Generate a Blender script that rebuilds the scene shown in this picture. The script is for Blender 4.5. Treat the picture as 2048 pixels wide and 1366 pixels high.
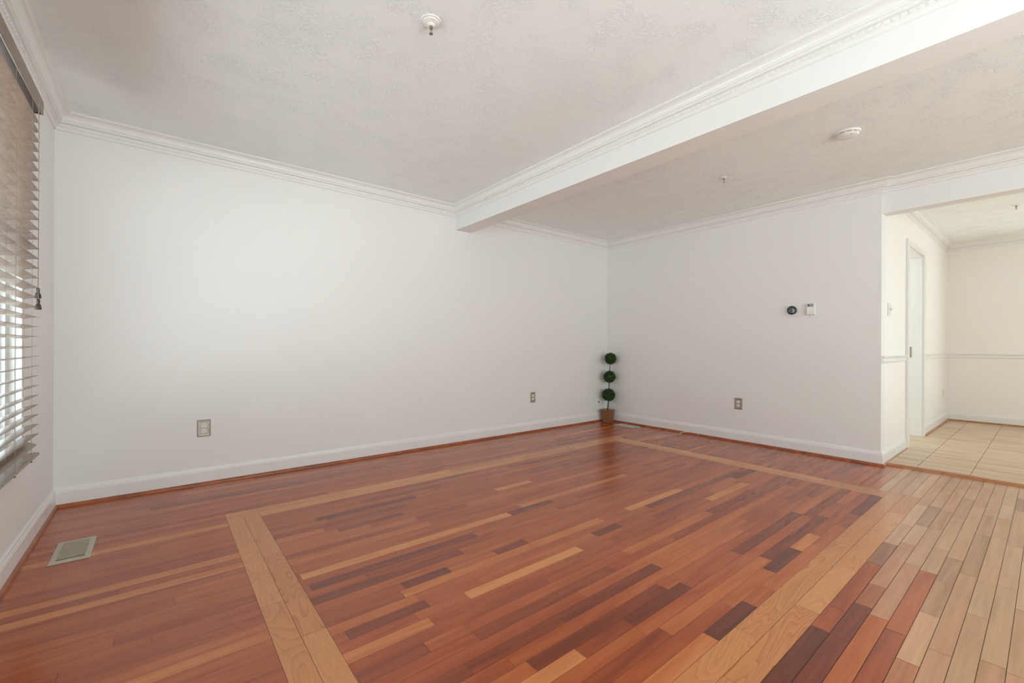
import bpy, bmesh, math, random
from mathutils import Matrix, Vector
random.seed(7)
SC = bpy.context.scene
COL = SC.collection
for o in list(bpy.data.objects):
    bpy.data.objects.remove(o)

# ------------------------------------------------------------------ camera
CAM_F, CAM_YAW, CAM_HY, CAM_H, CAM_CX, CAM_ROLL = 869.83, 38.6537, 692.5, 1.0084, 1016.75, 0.2349
cd = bpy.data.cameras.new('camera')
cam = bpy.data.objects.new('camera', cd)
COL.objects.link(cam)
a_ = math.radians(CAM_YAW)
fw = Vector((math.sin(a_), math.cos(a_), 0)); rt = Vector((math.cos(a_), -math.sin(a_), 0)); up = Vector((0, 0, 1))
cr, sr = math.cos(math.radians(CAM_ROLL)), math.sin(math.radians(CAM_ROLL))
r2 = cr*rt + sr*up; u2 = cr*up - sr*rt
m = Matrix.Identity(4)
for i in range(3):
    m[i][0], m[i][1], m[i][2] = r2[i], u2[i], -fw[i]
m[2][3] = CAM_H
cam.matrix_world = m
cd.sensor_width = 36.0
cd.sensor_fit = 'HORIZONTAL'
cd.lens = CAM_F/2048*36.0
cd.shift_x = (1024-CAM_CX)/2048
cd.shift_y = (CAM_HY-683)/2048
cd.clip_start = 0.02
SC.camera = cam

# ------------------------------------------------------------------ light, exposure
vs = SC.view_settings
SC.display_settings.display_device = 'sRGB'
vs.view_transform = 'Standard'; vs.look = 'None'; vs.gamma = 1.0; vs.use_curve_mapping = False
vs.exposure = -0.10
SC.cycles.max_bounces = 14; SC.cycles.diffuse_bounces = 9; SC.cycles.glossy_bounces = 5
SC.cycles.transparent_max_bounces = 12
SC.cycles.sample_clamp_indirect = 6.0
SC.cycles.caustics_reflective = False; SC.cycles.caustics_refractive = False
SC.cycles.use_denoising = True

W = bpy.data.worlds.new('world'); SC.world = W; W.use_nodes = True
wn = W.node_tree; wn.nodes.clear()
wo = wn.nodes.new('ShaderNodeOutputWorld'); wb = wn.nodes.new('ShaderNodeBackground')
wtc = wn.nodes.new('ShaderNodeTexCoord'); wsx = wn.nodes.new('ShaderNodeSeparateXYZ'); wr = wn.nodes.new('ShaderNodeValToRGB')
wmr = wn.nodes.new('ShaderNodeMapRange'); wmr.inputs[1].default_value = -1; wmr.inputs[2].default_value = 1
wn.links.new(wtc.outputs['Generated'], wsx.inputs[0]); wn.links.new(wsx.outputs[2], wmr.inputs[0])
wn.links.new(wmr.outputs[0], wr.inputs[0]); wn.links.new(wr.outputs[0], wb.inputs[0]); wn.links.new(wb.outputs[0], wo.inputs[0])
ce = wr.color_ramp.elements
ce[0].position = 0.0; ce[0].color = (1.98, 2.24, 2.27, 1)
ce[1].position = 0.46; ce[1].color = (1.66, 1.82, 1.84, 1)
e = ce.new(0.55); e.color = (1.16, 1.34, 1.39, 1)
e = ce.new(1.0); e.color = (0.44, 0.53, 0.60, 1)
wb.inputs[1].default_value = 5.0

def area(name, loc, rot, sx, sy, portal=True, power=0, col=(1, 1, 1)):
    l = bpy.data.lights.new(name, 'AREA'); l.shape = 'RECTANGLE'; l.size = sx; l.size_y = sy
    l.energy = power; l.color = col
    o = bpy.data.objects.new(name, l); COL.objects.link(o); o.location = loc; o.rotation_euler = rot
    l.cycles.is_portal = portal
    return o

sl = bpy.data.lights.new('sun', 'SUN'); sl.energy = 10.0; sl.angle = math.radians(0.6); sl.color = (1.0, 0.93, 0.82)
so = bpy.data.objects.new('sun', sl); COL.objects.link(so)
so.rotation_euler = Vector((-0.80, -0.06, -0.60)).to_track_quat('-Z', 'Y').to_euler(); so.location = (14, 0, 6)

# ------------------------------------------------------------------ room numbers (metres)
D, XL, R, YC, CEIL = 3.8432, -0.5147, 4.811, 0.9125, 2.44
B0, B1, ZB = 2.3747, 2.5547, 2.203
R2, RT, HS = 8.528, 0.165, 0.03
ZH = 2.162
YF = -3.6                     # wall behind the camera
WT = 0.15
WIN1 = (1.30, 3.06, 0.50, 2.16)   # window in the left wall (y0,y1,z0,z1)
ADDED_WIN3 = (-0.2, 4.0, 0.06, 2.14)     # unseen window added behind the camera for even light (x0,x1,z0,z1)
ADDED_WIN6 = (-2.60, -0.80, 0.06, 2.12)  # unseen glazed door added in the east wall, lets sun brighten the dining room
ADDED_WIN5 = (5.0, 8.3, 0.5, 2.1)       # unseen kitchen window, back wall, added to light the doorway
for nm, loc, rot, sx, sy in (
        ('skylight_portal', (XL-0.13, (WIN1[0]+WIN1[1])/2, (WIN1[2]+WIN1[3])/2), (0, -math.pi/2, 0), WIN1[3]-WIN1[2], WIN1[1]-WIN1[0]),
        ('skylight_portal', ((ADDED_WIN3[0]+ADDED_WIN3[1])/2, YF-0.13, (ADDED_WIN3[2]+ADDED_WIN3[3])/2), (math.pi/2, 0, 0), ADDED_WIN3[1]-ADDED_WIN3[0], ADDED_WIN3[3]-ADDED_WIN3[2]),
        ('skylight_portal', (R2+0.13, (ADDED_WIN6[0]+ADDED_WIN6[1])/2, (ADDED_WIN6[2]+ADDED_WIN6[3])/2), (0, math.pi/2, 0), ADDED_WIN6[3]-ADDED_WIN6[2], ADDED_WIN6[1]-ADDED_WIN6[0]),
        ('skylight_portal', ((ADDED_WIN5[0]+ADDED_WIN5[1])/2, D+0.13, (ADDED_WIN5[2]+ADDED_WIN5[3])/2), (-math.pi/2, 0, 0), ADDED_WIN5[1]-ADDED_WIN5[0], ADDED_WIN5[3]-ADDED_WIN5[2])):
    area(nm, loc, rot, sx, sy)

# added upward fill light behind the camera, standing in for bounced flash
fl_ = area('bounce_fill', (1.1, -0.9, 0.75), (math.pi, 0, 0), 0.30, 0.30, portal=False, power=38, col=(0.86, 1.0, 1.02))

# ------------------------------------------------------------------ materials
def mat(name):
    M = bpy.data.materials.new(name); M.use_nodes = True
    nt = M.node_tree; nt.nodes.clear()
    out = nt.nodes.new('ShaderNodeOutputMaterial'); p = nt.nodes.new('ShaderNodeBsdfPrincipled')
    nt.links.new(p.outputs[0], out.inputs[0])
    return M, nt, p

def N(nt, t, **kw):
    n = nt.nodes.new(t)
    for k, v in kw.items():
        if k.startswith('i_'):
            n.inputs[int(k[2:])].default_value = v
        else:
            setattr(n, k, v)
    return n

def simple(name, col, rough=0.5, metal=0.0, spec=0.5, bump=0.0, bscale=200.0, var=0.03, vscale=8.0):
    M, nt, p = mat(name)
    tc = N(nt, 'ShaderNodeTexCoord')
    no = N(nt, 'ShaderNodeTexNoise'); no.inputs['Scale'].default_value = vscale; no.inputs['Detail'].default_value = 3
    nt.links.new(tc.outputs['Object'], no.inputs['Vector'])
    r = N(nt, 'ShaderNodeValToRGB')
    r.color_ramp.elements[0].position = 0.3; r.color_ramp.elements[1].position = 0.7
    r.color_ramp.elements[0].color = tuple(c*(1-var) for c in col)+(1,)
    r.color_ramp.elements[1].color = tuple(min(1, c*(1+var)) for c in col)+(1,)
    nt.links.new(no.outputs[0], r.inputs[0]); nt.links.new(r.outputs[0], p.inputs['Base Color'])
    p.inputs['Roughness'].default_value = rough; p.inputs['Metallic'].default_value = metal
    p.inputs['Specular IOR Level'].default_value = spec
    if bump:
        n2 = N(nt, 'ShaderNodeTexNoise'); n2.inputs['Scale'].default_value = bscale
        nt.links.new(tc.outputs['Object'], n2.inputs['Vector'])
        b = N(nt, 'ShaderNodeBump'); b.inputs['Strength'].default_value = bump; b.inputs['Distance'].default_value = 0.002
        nt.links.new(n2.outputs[0], b.inputs['Height']); nt.links.new(b.outputs[0], p.inputs['Normal'])
    return M

PAINT = simple('wall_paint', (0.785, 0.783, 0.772), 0.55, bump=0.08, bscale=90, var=0.006, vscale=1.5)
PAINT_D = simple('dining_paint', (0.84, 0.81, 0.785), 0.55, bump=0.08, bscale=90, var=0.006, vscale=1.5)
TRIM = simple('trim_paint', (0.785, 0.78, 0.768), 0.30, var=0.006)
PLASTIC = simple('white_plastic', (0.80, 0.79, 0.76), 0.35, var=0.01)
ALMOND = simple('almond_plastic', (0.72, 0.70, 0.66), 0.35, var=0.01)
NICKEL = simple('brushed_nickel', (0.36, 0.315, 0.27), 0.38, metal=0.55, var=0.08, vscale=60)
BRASS = simple('sprinkler_brass', (0.30, 0.25, 0.17), 0.35, metal=0.8, var=0.1)
DARK = simple('dark_slot', (0.02, 0.018, 0.016), 0.6)
BLACKG = simple('black_glass', (0.012, 0.012, 0.012), 0.06, var=0.0)
SILVER = simple('silver_ring', (0.55, 0.55, 0.55), 0.2, metal=1.0)
LCD = simple('lcd_grey', (0.30, 0.31, 0.28), 0.25)
SCREEN = simple('thermostat_screen', (0.10, 0.12, 0.135), 0.12, var=0.25, vscale=30)
SHOEW = None
VENT = simple('vent_tan', (0.47, 0.43, 0.35), 0.45, var=0.06, vscale=30)
VENTL = simple('vent_louver', (0.36, 0.315, 0.235), 0.45, var=0.08, vscale=40)
VENTG = simple('vent_grey', (0.42, 0.42, 0.37), 0.45, var=0.06, vscale=30)
CABLE = simple('cable_white', (0.62, 0.60, 0.56), 0.4)
COPPER = simple('cable_tip', (0.07, 0.05, 0.04), 0.35, metal=0.6)
BARK = simple('bark', (0.085, 0.055, 0.04), 0.85, bump=0.6, bscale=120, var=0.35, vscale=60)
SOIL = simple('dark_moss', (0.02, 0.018, 0.012), 0.95, bump=0.6, bscale=150)
TAUPE = simple('blind_wood', (0.215, 0.145, 0.108), 0.27, spec=0.65, var=0.12, vscale=25)
TAUPE_D = simple('blind_dark', (0.045, 0.027, 0.019), 0.4, var=0.2, vscale=25)
VALANCE = simple('valance_wood', (0.23, 0.165, 0.125), 0.35, var=0.12, vscale=25)
CORD = simple('cord', (0.24, 0.18, 0.15), 0.8)
VINYL = simple('window_vinyl', (0.84, 0.85, 0.86), 0.3, var=0.005)

def ceiling_mat():
    M, nt, p = mat('ceiling_stomp_texture')
    p.inputs['Base Color'].default_value = (0.86, 0.90, 0.90, 1); p.inputs['Roughness'].default_value = 0.7
    tc = N(nt, 'ShaderNodeTexCoord')
    n1 = N(nt, 'ShaderNodeTexNoise'); n1.inputs['Scale'].default_value = 30; n1.inputs['Detail'].default_value = 2.5
    n1.inputs['Roughness'].default_value = 0.55; n1.inputs['Distortion'].default_value = 1.6
    nt.links.new(tc.outputs['Object'], n1.inputs['Vector'])
    # ridges where the noise crosses its middle value
    s = N(nt, 'ShaderNodeMath', operation='SUBTRACT'); s.inputs[1].default_value = 0.5
    ab = N(nt, 'ShaderNodeMath', operation='ABSOLUTE')
    mr = N(nt, 'ShaderNodeMapRange'); mr.inputs[1].default_value = 0.0; mr.inputs[2].default_value = 0.06; mr.inputs[3].default_value = 1; mr.inputs[4].default_value = 0
    mr.interpolation_type = 'SMOOTHSTEP'
    nt.links.new(n1.outputs[0], s.inputs[0]); nt.links.new(s.outputs[0], ab.inputs[0]); nt.links.new(ab.outputs[0], mr.inputs[0])
    # patches with and without ridges
    n2 = N(nt, 'ShaderNodeTexNoise'); n2.inputs['Scale'].default_value = 7.5; n2.inputs['Detail'].default_value = 2
    nt.links.new(tc.outputs['Object'], n2.inputs['Vector'])
    m2 = N(nt, 'ShaderNodeMapRange'); m2.inputs[1].default_value = 0.34; m2.inputs[2].default_value = 0.66
    nt.links.new(n2.outputs[0], m2.inputs[0])
    mu = N(nt, 'ShaderNodeMath', operation='MULTIPLY'); nt.links.new(mr.outputs[0], mu.inputs[0]); nt.links.new(m2.outputs[0], mu.inputs[1])
    n3 = N(nt, 'ShaderNodeTexNoise'); n3.inputs['Scale'].default_value = 55; n3.inputs['Detail'].default_value = 2
    nt.links.new(tc.outputs['Object'], n3.inputs['Vector'])
    ad = N(nt, 'ShaderNodeMath', operation='MULTIPLY_ADD'); ad.inputs[1].default_value = 0.18
    nt.links.new(n3.outputs[0], ad.inputs[0]); nt.links.new(mu.outputs[0], ad.inputs[2])
    b = N(nt, 'ShaderNodeBump'); b.inputs['Strength'].default_value = 0.9; b.inputs['Distance'].default_value = 0.0017
    nt.links.new(ad.outputs[0], b.inputs['Height']); nt.links.new(b.outputs[0], p.inputs['Normal'])
    return M
CEILM = ceiling_mat()

def ramp(nt, stops):
    r = N(nt, 'ShaderNodeValToRGB'); el = r.color_ramp.elements
    el[0].position, el[0].color = stops[0][0], tuple(stops[0][1])+(1,)
    el[1].position, el[1].color = stops[-1][0], tuple(stops[-1][1])+(1,)
    for q, c in stops[1:-1]:
        x = el.new(q); x.color = tuple(c)+(1,)
    return r

CHERRY = [(0.0, (0.085, 0.019, 0.008)), (0.25, (0.205, 0.035, 0.010)), (0.5, (0.355, 0.072, 0.016)), (0.75, (0.480, 0.132, 0.034)), (1.0, (0.620, 0.240, 0.078))]
OAK = [(0.0, (0.30, 0.095, 0.028)), (0.5, (0.53, 0.205, 0.068)), (1.0, (0.63, 0.28, 0.105))]

def floor_mat():
    M, nt, p = mat('hardwood_planks')
    uv = N(nt, 'ShaderNodeUVMap'); uv.uv_map = 'plank'
    tone = N(nt, 'ShaderNodeAttribute'); tone.attribute_name = 'tone'
    oak = N(nt, 'ShaderNodeAttribute'); oak.attribute_name = 'oak'
    def grain(sx, sy, detail=4, dist=0.0):
        mp = N(nt, 'ShaderNodeMapping'); mp.inputs['Scale'].default_value = (sx, sy, 1)
        nt.links.new(uv.outputs[0], mp.inputs[0])
        no = N(nt, 'ShaderNodeTexNoise'); no.inputs['Scale'].default_value = 1; no.inputs['Detail'].default_value = detail
        no.inputs['Distortion'].default_value = dist
        nt.links.new(mp.outputs[0], no.inputs['Vector'])
        return no
    g1 = grain(2.0, 24, 2, 0.7); g2 = grain(3.5, 85, 2)
    def lin(a, k, b=None):
        q = N(nt, 'ShaderNodeMath', operation='MULTIPLY_ADD'); nt.links.new(a, q.inputs[0]); q.inputs[1].default_value = k
        if b is None: q.inputs[2].default_value = -k*0.5
        else: nt.links.new(b, q.inputs[2])
        return q.outputs[0]
    def add(a, b):
        q = N(nt, 'ShaderNodeMath', operation='ADD'); nt.links.new(a, q.inputs[0]); nt.links.new(b, q.inputs[1]); return q.outputs[0]
    t = add(add(tone.outputs['Fac'], lin(g1.outputs[0], 0.46)), lin(g2.outputs[0], 0.13))
    rc = ramp(nt, CHERRY); nt.links.new(t, rc.inputs[0])
    # oak: cathedral growth rings along each board
    g3 = grain(1.5, 8.5, 1.0, 0.5)
    k9 = N(nt, 'ShaderNodeMath', operation='MULTIPLY'); k9.inputs[1].default_value = 21.0; nt.links.new(g3.outputs[0], k9.inputs[0])
    k8 = N(nt, 'ShaderNodeMath', operation='MULTIPLY_ADD'); k8.inputs[1].default_value = 0.25; nt.links.new(g2.outputs[0], k8.inputs[0]); nt.links.new(k9.outputs[0], k8.inputs[2])
    wf = N(nt, 'ShaderNodeMath', operation='FRACT'); nt.links.new(k8.outputs[0], wf.inputs[0])
    pw = N(nt, 'ShaderNodeMath', operation='POWER'); pw.inputs[1].default_value = 0.45; nt.links.new(wf.outputs[0], pw.inputs[0])
    t2 = add(add(tone.outputs['Fac'], lin(pw.outputs[0], 0.40)), lin(g2.outputs[0], 0.30))
    ro = ramp(nt, OAK); nt.links.new(t2, ro.inputs[0])
    mx = N(nt, 'ShaderNodeMix', data_type='RGBA'); nt.links.new(oak.outputs['Fac'], mx.inputs[0])
    nt.links.new(rc.outputs[0], mx.inputs[6]); nt.links.new(ro.outputs[0], mx.inputs[7])
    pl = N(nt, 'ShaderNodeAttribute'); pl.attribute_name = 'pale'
    rp = ramp(nt, [(0.2, (0.31, 0.155, 0.075)), (0.5, (0.48, 0.275, 0.150)), (0.85, (0.60, 0.38, 0.225))]); nt.links.new(t, rp.inputs[0])  # tan wash painted in for the bright room's reflection on the boards
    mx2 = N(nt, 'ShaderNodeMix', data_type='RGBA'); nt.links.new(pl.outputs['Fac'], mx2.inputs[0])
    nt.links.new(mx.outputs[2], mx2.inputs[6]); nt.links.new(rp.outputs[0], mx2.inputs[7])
    nt.links.new(mx2.outputs[2], p.inputs['Base Color'])
    p.inputs['Roughness'].default_value = 0.22; p.inputs['IOR'].default_value = 1.55
    return M
FLOORM = floor_mat()
GAPM = simple('plank_gap', (0.035, 0.015, 0.009), 0.7)

def wood_strip(name, stops, rough=0.3):
    M, nt, p = mat(name)
    tc = N(nt, 'ShaderNodeTexCoord')
    no = N(nt, 'ShaderNodeTexNoise'); no.inputs['Scale'].default_value = 9; no.inputs['Detail'].default_value = 5; no.inputs['Roughness'].default_value = 0.7
    nt.links.new(tc.outputs['Object'], no.inputs['Vector'])
    r = ramp(nt, stops); nt.links.new(no.outputs[0], r.inputs[0]); nt.links.new(r.outputs[0], p.inputs['Base Color'])
    p.inputs['Roughness'].default_value = rough
    return M
SHOEW = wood_strip('shoe_wood', [(0.25, (0.14, 0.034, 0.012)), (0.5, (0.30, 0.080, 0.026)), (0.75, (0.44, 0.14, 0.05))])
SHOEO = wood_strip('threshold_wood', [(0.25, (0.25, 0.09, 0.035)), (0.5, (0.40, 0.165, 0.07)), (0.75, (0.50, 0.23, 0.10))])

def tile_mat():
    M, nt, p = mat('floor_tile')
    tc = N(nt, 'ShaderNodeTexCoord')
    mp = N(nt, 'ShaderNodeMapping'); mp.inputs['Scale'].default_value = (14, 1.6, 1)
    nt.links.new(tc.outputs['Object'], mp.inputs[0])
    no = N(nt, 'ShaderNodeTexNoise'); no.inputs['Scale'].default_value = 1.2; no.inputs['Detail'].default_value = 5
    nt.links.new(mp.outputs[0], no.inputs['Vector'])
    r = ramp(nt, [(0.3, (0.43, 0.275, 0.155)), (0.5, (0.54, 0.375, 0.235)), (0.68, (0.64, 0.48, 0.335))])
    nt.links.new(no.outputs[0], r.inputs[0])
    nt.links.new(r.outputs[0], p.inputs['Base Color'])
    p.inputs['Roughness'].default_value = 0.28
    return M
TILEM = tile_mat()
GROUT = simple('grout', (0.30, 0.23, 0.15), 0.9, bump=0.2, bscale=300)

def leaf_mat():
    M, nt, p = mat('topiary_leaf')
    tc = N(nt, 'ShaderNodeTexCoord')
    no = N(nt, 'ShaderNodeTexNoise'); no.inputs['Scale'].default_value = 70; no.inputs['Detail'].default_value = 2
    nt.links.new(tc.outputs['Object'], no.inputs['Vector'])
    r = ramp(nt, [(0.3, (0.018, 0.042, 0.010)), (0.5, (0.038, 0.085, 0.018)), (0.72, (0.095, 0.185, 0.045))])
    nt.links.new(no.outputs[0], r.inputs[0]); nt.links.new(r.outputs[0], p.inputs['Base Color'])
    p.inputs['Roughness'].default_value = 0.5
    return M
LEAF = leaf_mat()

def basket_mat():
    # woven herringbone: diagonal strips mirrored about the middle of each face
    M, nt, p = mat('woven_herringbone')
    uv = N(nt, 'ShaderNodeUVMap'); uv.uv_map = 'face'
    sx = N(nt, 'ShaderNodeSeparateXYZ'); nt.links.new(uv.outputs[0], sx.inputs[0])
    s = N(nt, 'ShaderNodeMath', operation='SUBTRACT'); s.inputs[1].default_value = 0.5; nt.links.new(sx.outputs[0], s.inputs[0])
    ab = N(nt, 'ShaderNodeMath', operation='ABSOLUTE'); nt.links.new(s.outputs[0], ab.inputs[0])
    k = N(nt, 'ShaderNodeMath', operation='MULTIPLY_ADD'); k.inputs[1].default_value = -1.0
    nt.links.new(ab.outputs[0], k.inputs[0]); nt.links.new(sx.outputs[1], k.inputs[2])
    f = N(nt, 'ShaderNodeMath', operation='MULTIPLY'); f.inputs[1].default_value = 4.6; nt.links.new(k.outputs[0], f.inputs[0])
    fr = N(nt, 'ShaderNodeMath', operation='FRACT'); nt.links.new(f.outputs[0], fr.inputs[0])
    no = N(nt, 'ShaderNodeTexNoise'); no.inputs['Scale'].default_value = 14; no.inputs['Detail'].default_value = 3
    nt.links.new(uv.outputs[0], no.inputs['Vector'])
    ad = N(nt, 'ShaderNodeMath', operation='MULTIPLY_ADD'); ad.inputs[1].default_value = 0.35
    nt.links.new(no.outputs[0], ad.inputs[0]); nt.links.new(fr.outputs[0], ad.inputs[2])
    r = ramp(nt, [(0.18, (0.015, 0.008, 0.005)), (0.38, (0.12, 0.038, 0.014)), (0.7, (0.42, 0.17, 0.07)), (0.98, (0.50, 0.27, 0.13)), (1.0, (0.06, 0.025, 0.012))])
    nt.links.new(ad.outputs[0], r.inputs[0]); nt.links.new(r.outputs[0], p.inputs['Base Color'])
    b = N(nt, 'ShaderNodeBump'); b.inputs['Strength'].default_value = 0.5; b.inputs['Distance'].default_value = 0.004
    nt.links.new(fr.outputs[0], b.inputs['Height']); nt.links.new(b.outputs[0], p.inputs['Normal'])
    p.inputs['Roughness'].default_value = 0.5
    return M
BASKET = basket_mat()

def glass_mat():
    M = bpy.data.materials.new('window_glass'); M.use_nodes = True
    nt = M.node_tree; nt.nodes.clear()
    out = N(nt, 'ShaderNodeOutputMaterial'); mx = N(nt, 'ShaderNodeMixShader'); tr = N(nt, 'ShaderNodeBsdfTransparent'); gl = N(nt, 'ShaderNodeBsdfGlossy')
    tr.inputs[0].default_value = (0.96, 0.975, 0.97, 1)
    gl.inputs['Roughness'].default_value = 0.02; mx.inputs[0].default_value = 0.05
    nt.links.new(tr.outputs[0], mx.inputs[1]); nt.links.new(gl.outputs[0], mx.inputs[2]); nt.links.new(mx.outputs[0], out.inputs[0])
    return M
GLASS = glass_mat()

# ------------------------------------------------------------------ mesh helpers
class MB:
    def __init__(s): s.v = []; s.f = []
    def add(s, V, F):
        n = len(s.v); s.v += [tuple(v) for v in V]; s.f += [tuple(n+i for i in f) for f in F]; return s
    def box(s, x0, x1, y0, y1, z0, z1):
        V = [(x, y, z) for z in (z0, z1) for y in (y0, y1) for x in (x0, x1)]
        return s.add(V, [(0, 2, 3, 1), (4, 5, 7, 6), (0, 1, 5, 4), (2, 6, 7, 3), (0, 4, 6, 2), (1, 3, 7, 5)])
    def lathe(s, prof, n=24, axis='z', c=(0, 0, 0), close=True):
        V = []; F = []
        for r, h in prof:
            for k in range(n):
                t = 2*math.pi*k/n
                x, y = r*math.cos(t), r*math.sin(t)
                V.append((c[0]+x, c[1]+y, c[2]+h) if axis == 'z' else (c[0]+x, c[1]+h, c[2]+y))
        for i in range(len(prof)-1):
            for k in range(n):
                k2 = (k+1) % n
                F.append((i*n+k, i*n+k2, (i+1)*n+k2, (i+1)*n+k))
        if close:
            F.append(tuple(reversed(range(n)))); F.append(tuple((len(prof)-1)*n+k for k in range(n)))
        return s.add(V, F)
    def tube(s, pts, r, n=8):
        V = []; F = []
        pts = [Vector(p) for p in pts]
        rs = r if isinstance(r, (list, tuple)) else [r]*len(pts)
        for i, p in enumerate(pts):
            d = (pts[min(i+1, len(pts)-1)]-pts[max(i-1, 0)]).normalized()
            a = d.cross(Vector((0, 0, 1)))
            if a.length < 1e-3: a = d.cross(Vector((1, 0, 0)))
            a.normalize(); b = d.cross(a)
            for k in range(n):
                t = 2*math.pi*k/n
                V.append(p+rs[i]*(a*math.cos(t)+b*math.sin(t)))
        for i in range(len(pts)-1):
            for k in range(n):
                k2 = (k+1) % n
                F.append((i*n+k, i*n+k2, (i+1)*n+k2, (i+1)*n+k))
        F.append(tuple(reversed(range(n)))); F.append(tuple((len(pts)-1)*n+k for k in range(n)))
        return s.add(V, F)
    def build(s, name, material, parent=None, smooth=False, off=None, bevel=0, bseg=2):
        me = bpy.data.meshes.new(name)
        V = s.v if off is None else [(v[0]-off[0], v[1]-off[1], v[2]-off[2]) for v in s.v]
        me.from_pydata(V, [], s.f)
        bm = bmesh.new(); bm.from_mesh(me); bmesh.ops.recalc_face_normals(bm, faces=bm.faces); bm.to_mesh(me); bm.free()
        me.materials.append(material)
        if smooth:
            me.polygons.foreach_set('use_smooth', [True]*len(me.polygons))
            try: me.set_sharp_from_angle(angle=math.radians(40))
            except Exception: pass
        o = bpy.data.objects.new(name, me); COL.objects.link(o)
        if parent is not None: o.parent = parent
        if bevel:
            bv = o.modifiers.new('bevel', 'BEVEL'); bv.width = bevel; bv.segments = bseg; bv.limit_method = 'ANGLE'
        return o

def struct(o):
    o['kind'] = 'structure'; return o

def thing(name, label, cat, loc, rotz=0.0, group=None):
    o = bpy.data.objects.new(name, None); COL.objects.link(o)
    o.empty_display_size = 0.05
    o.location = loc; o.rotation_euler = (0, 0, rotz); o['label'] = label; o['category'] = cat
    if group: o['group'] = group
    return o

# wall slabs with holes: rectangles cut around a list of openings
def slab(name, material, axis, c0, c1, u0, u1, z0, z1, holes=()):
    us = sorted(set([u0, u1]+[h[0] for h in holes]+[h[1] for h in holes])); zs = sorted(set([z0, z1]+[h[2] for h in holes]+[h[3] for h in holes]))
    b = bmesh.new()
    def inside(u, z): return any(h[0] < u < h[1] and h[2] < z < h[3] for h in holes)
    cell = {}
    for i in range(len(us)-1):
        for j in range(len(zs)-1):
            cell[i, j] = not inside((us[i]+us[i+1])/2, (zs[j]+zs[j+1])/2)
    def P(c, u, z): return (c, u, z) if axis == 'x' else (u, c, z)
    def quad(ps): b.faces.new([b.verts.new(q) for q in ps])
    for (i, j), on in cell.items():
        if not on: continue
        ua, ub, za, zb_ = us[i], us[i+1], zs[j], zs[j+1]
        quad([P(c0, ua, za), P(c0, ub, za), P(c0, ub, zb_), P(c0, ua, zb_)])
        quad([P(c1, ua, za), P(c1, ua, zb_), P(c1, ub, zb_), P(c1, ub, za)])
        for di, dj, (p, q) in ((-1, 0, ((ua, za), (ua, zb_))), (1, 0, ((ub, za), (ub, zb_))), (0, -1, ((ua, za), (ub, za))), (0, 1, ((ua, zb_), (ub, zb_)))):
            if not cell.get((i+di, j+dj), False):
                quad([P(c0, *p), P(c1, *p), P(c1, *q), P(c0, *q)])
    bmesh.ops.remove_doubles(b, verts=b.verts, dist=1e-5); bmesh.ops.recalc_face_normals(b, faces=b.faces)
    me = bpy.data.meshes.new(name); b.to_mesh(me); b.free(); me.materials.append(material)
    o = bpy.data.objects.new(name, me); COL.objects.link(o)
    return struct(o)

# ------------------------------------------------------------------ room shell
XE = R2+0.15
slab('wall_left', PAINT, 'x', XL-WT, XL, YF-WT, D+WT, 0, CEIL, [WIN1])
slab('wall_back', PAINT, 'y', D, D+WT, XL, XE, 0, CEIL, [ADDED_WIN5])
slab('wall_right', PAINT, 'x', R, R+0.13, YC, D, 0, CEIL)
slab('wall_front', PAINT, 'y', YF-WT, YF, XL, XE, 0, CEIL, [ADDED_WIN3])
slab('wall_east', PAINT_D, 'x', R2, XE, YF, D, 0, CEIL, [ADDED_WIN6])
DOOR = (5.86, 6.71, 0.0, 2.045)
slab('wall_north', PAINT_D, 'y', YC, YC+0.13, R+0.13, R2, 0, CEIL, [DOOR])
struct(MB().box(R+HS, R+RT, YF, YC, ZH, CEIL).build('ceiling_header', PAINT))
struct(MB().box(B0, B1, YF, D, ZB, CEIL).build('ceiling_beam', PAINT))
struct(MB().box(XL-WT, XE, YF-WT, D+WT, CEIL, CEIL+0.1).build('ceiling', CEILM))

# ------------------------------------------------------------------ hardwood floor
class Planks:
    def __init__(s): s.v = []; s.f = []; s.uv = []; s.tone = []; s.oak = []; s.pale = []
    def add(s, x0, x1, y0, y1, tone, oak, along='x', gap=0.0006, pale=0.0):
        n = len(s.v); g = gap
        s.v += [(x0+g, y0+g, 0), (x1-g, y0+g, 0), (x1-g, y1-g, 0), (x0+g, y1-g, 0)]
        s.f.append((n, n+1, n+2, n+3)); s.tone.append(tone); s.oak.append(oak); s.pale.append(pale)
        ou, ov = random.uniform(0, 60), random.uniform(0, 60)
        lx, ly = x1-x0, y1-y0
        if along == 'x': s.uv += [(ou, ov), (ou+lx, ov), (ou+lx, ov+ly), (ou, ov+ly)]
        else: s.uv += [(ou, ov), (ou, ov+lx), (ou+ly, ov+lx), (ou+ly, ov)]
P_ = Planks()
def tone_(sd=0.075):
    r = random.random()
    if r < 0.03: return random.uniform(0.18, 0.30)
    if r < 0.07: return random.uniform(0.68, 0.82) if sd < 0.1 else random.uniform(0.72, 0.92)
    return min(0.70, max(0.3, random.gauss(0.50, sd)))
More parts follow.
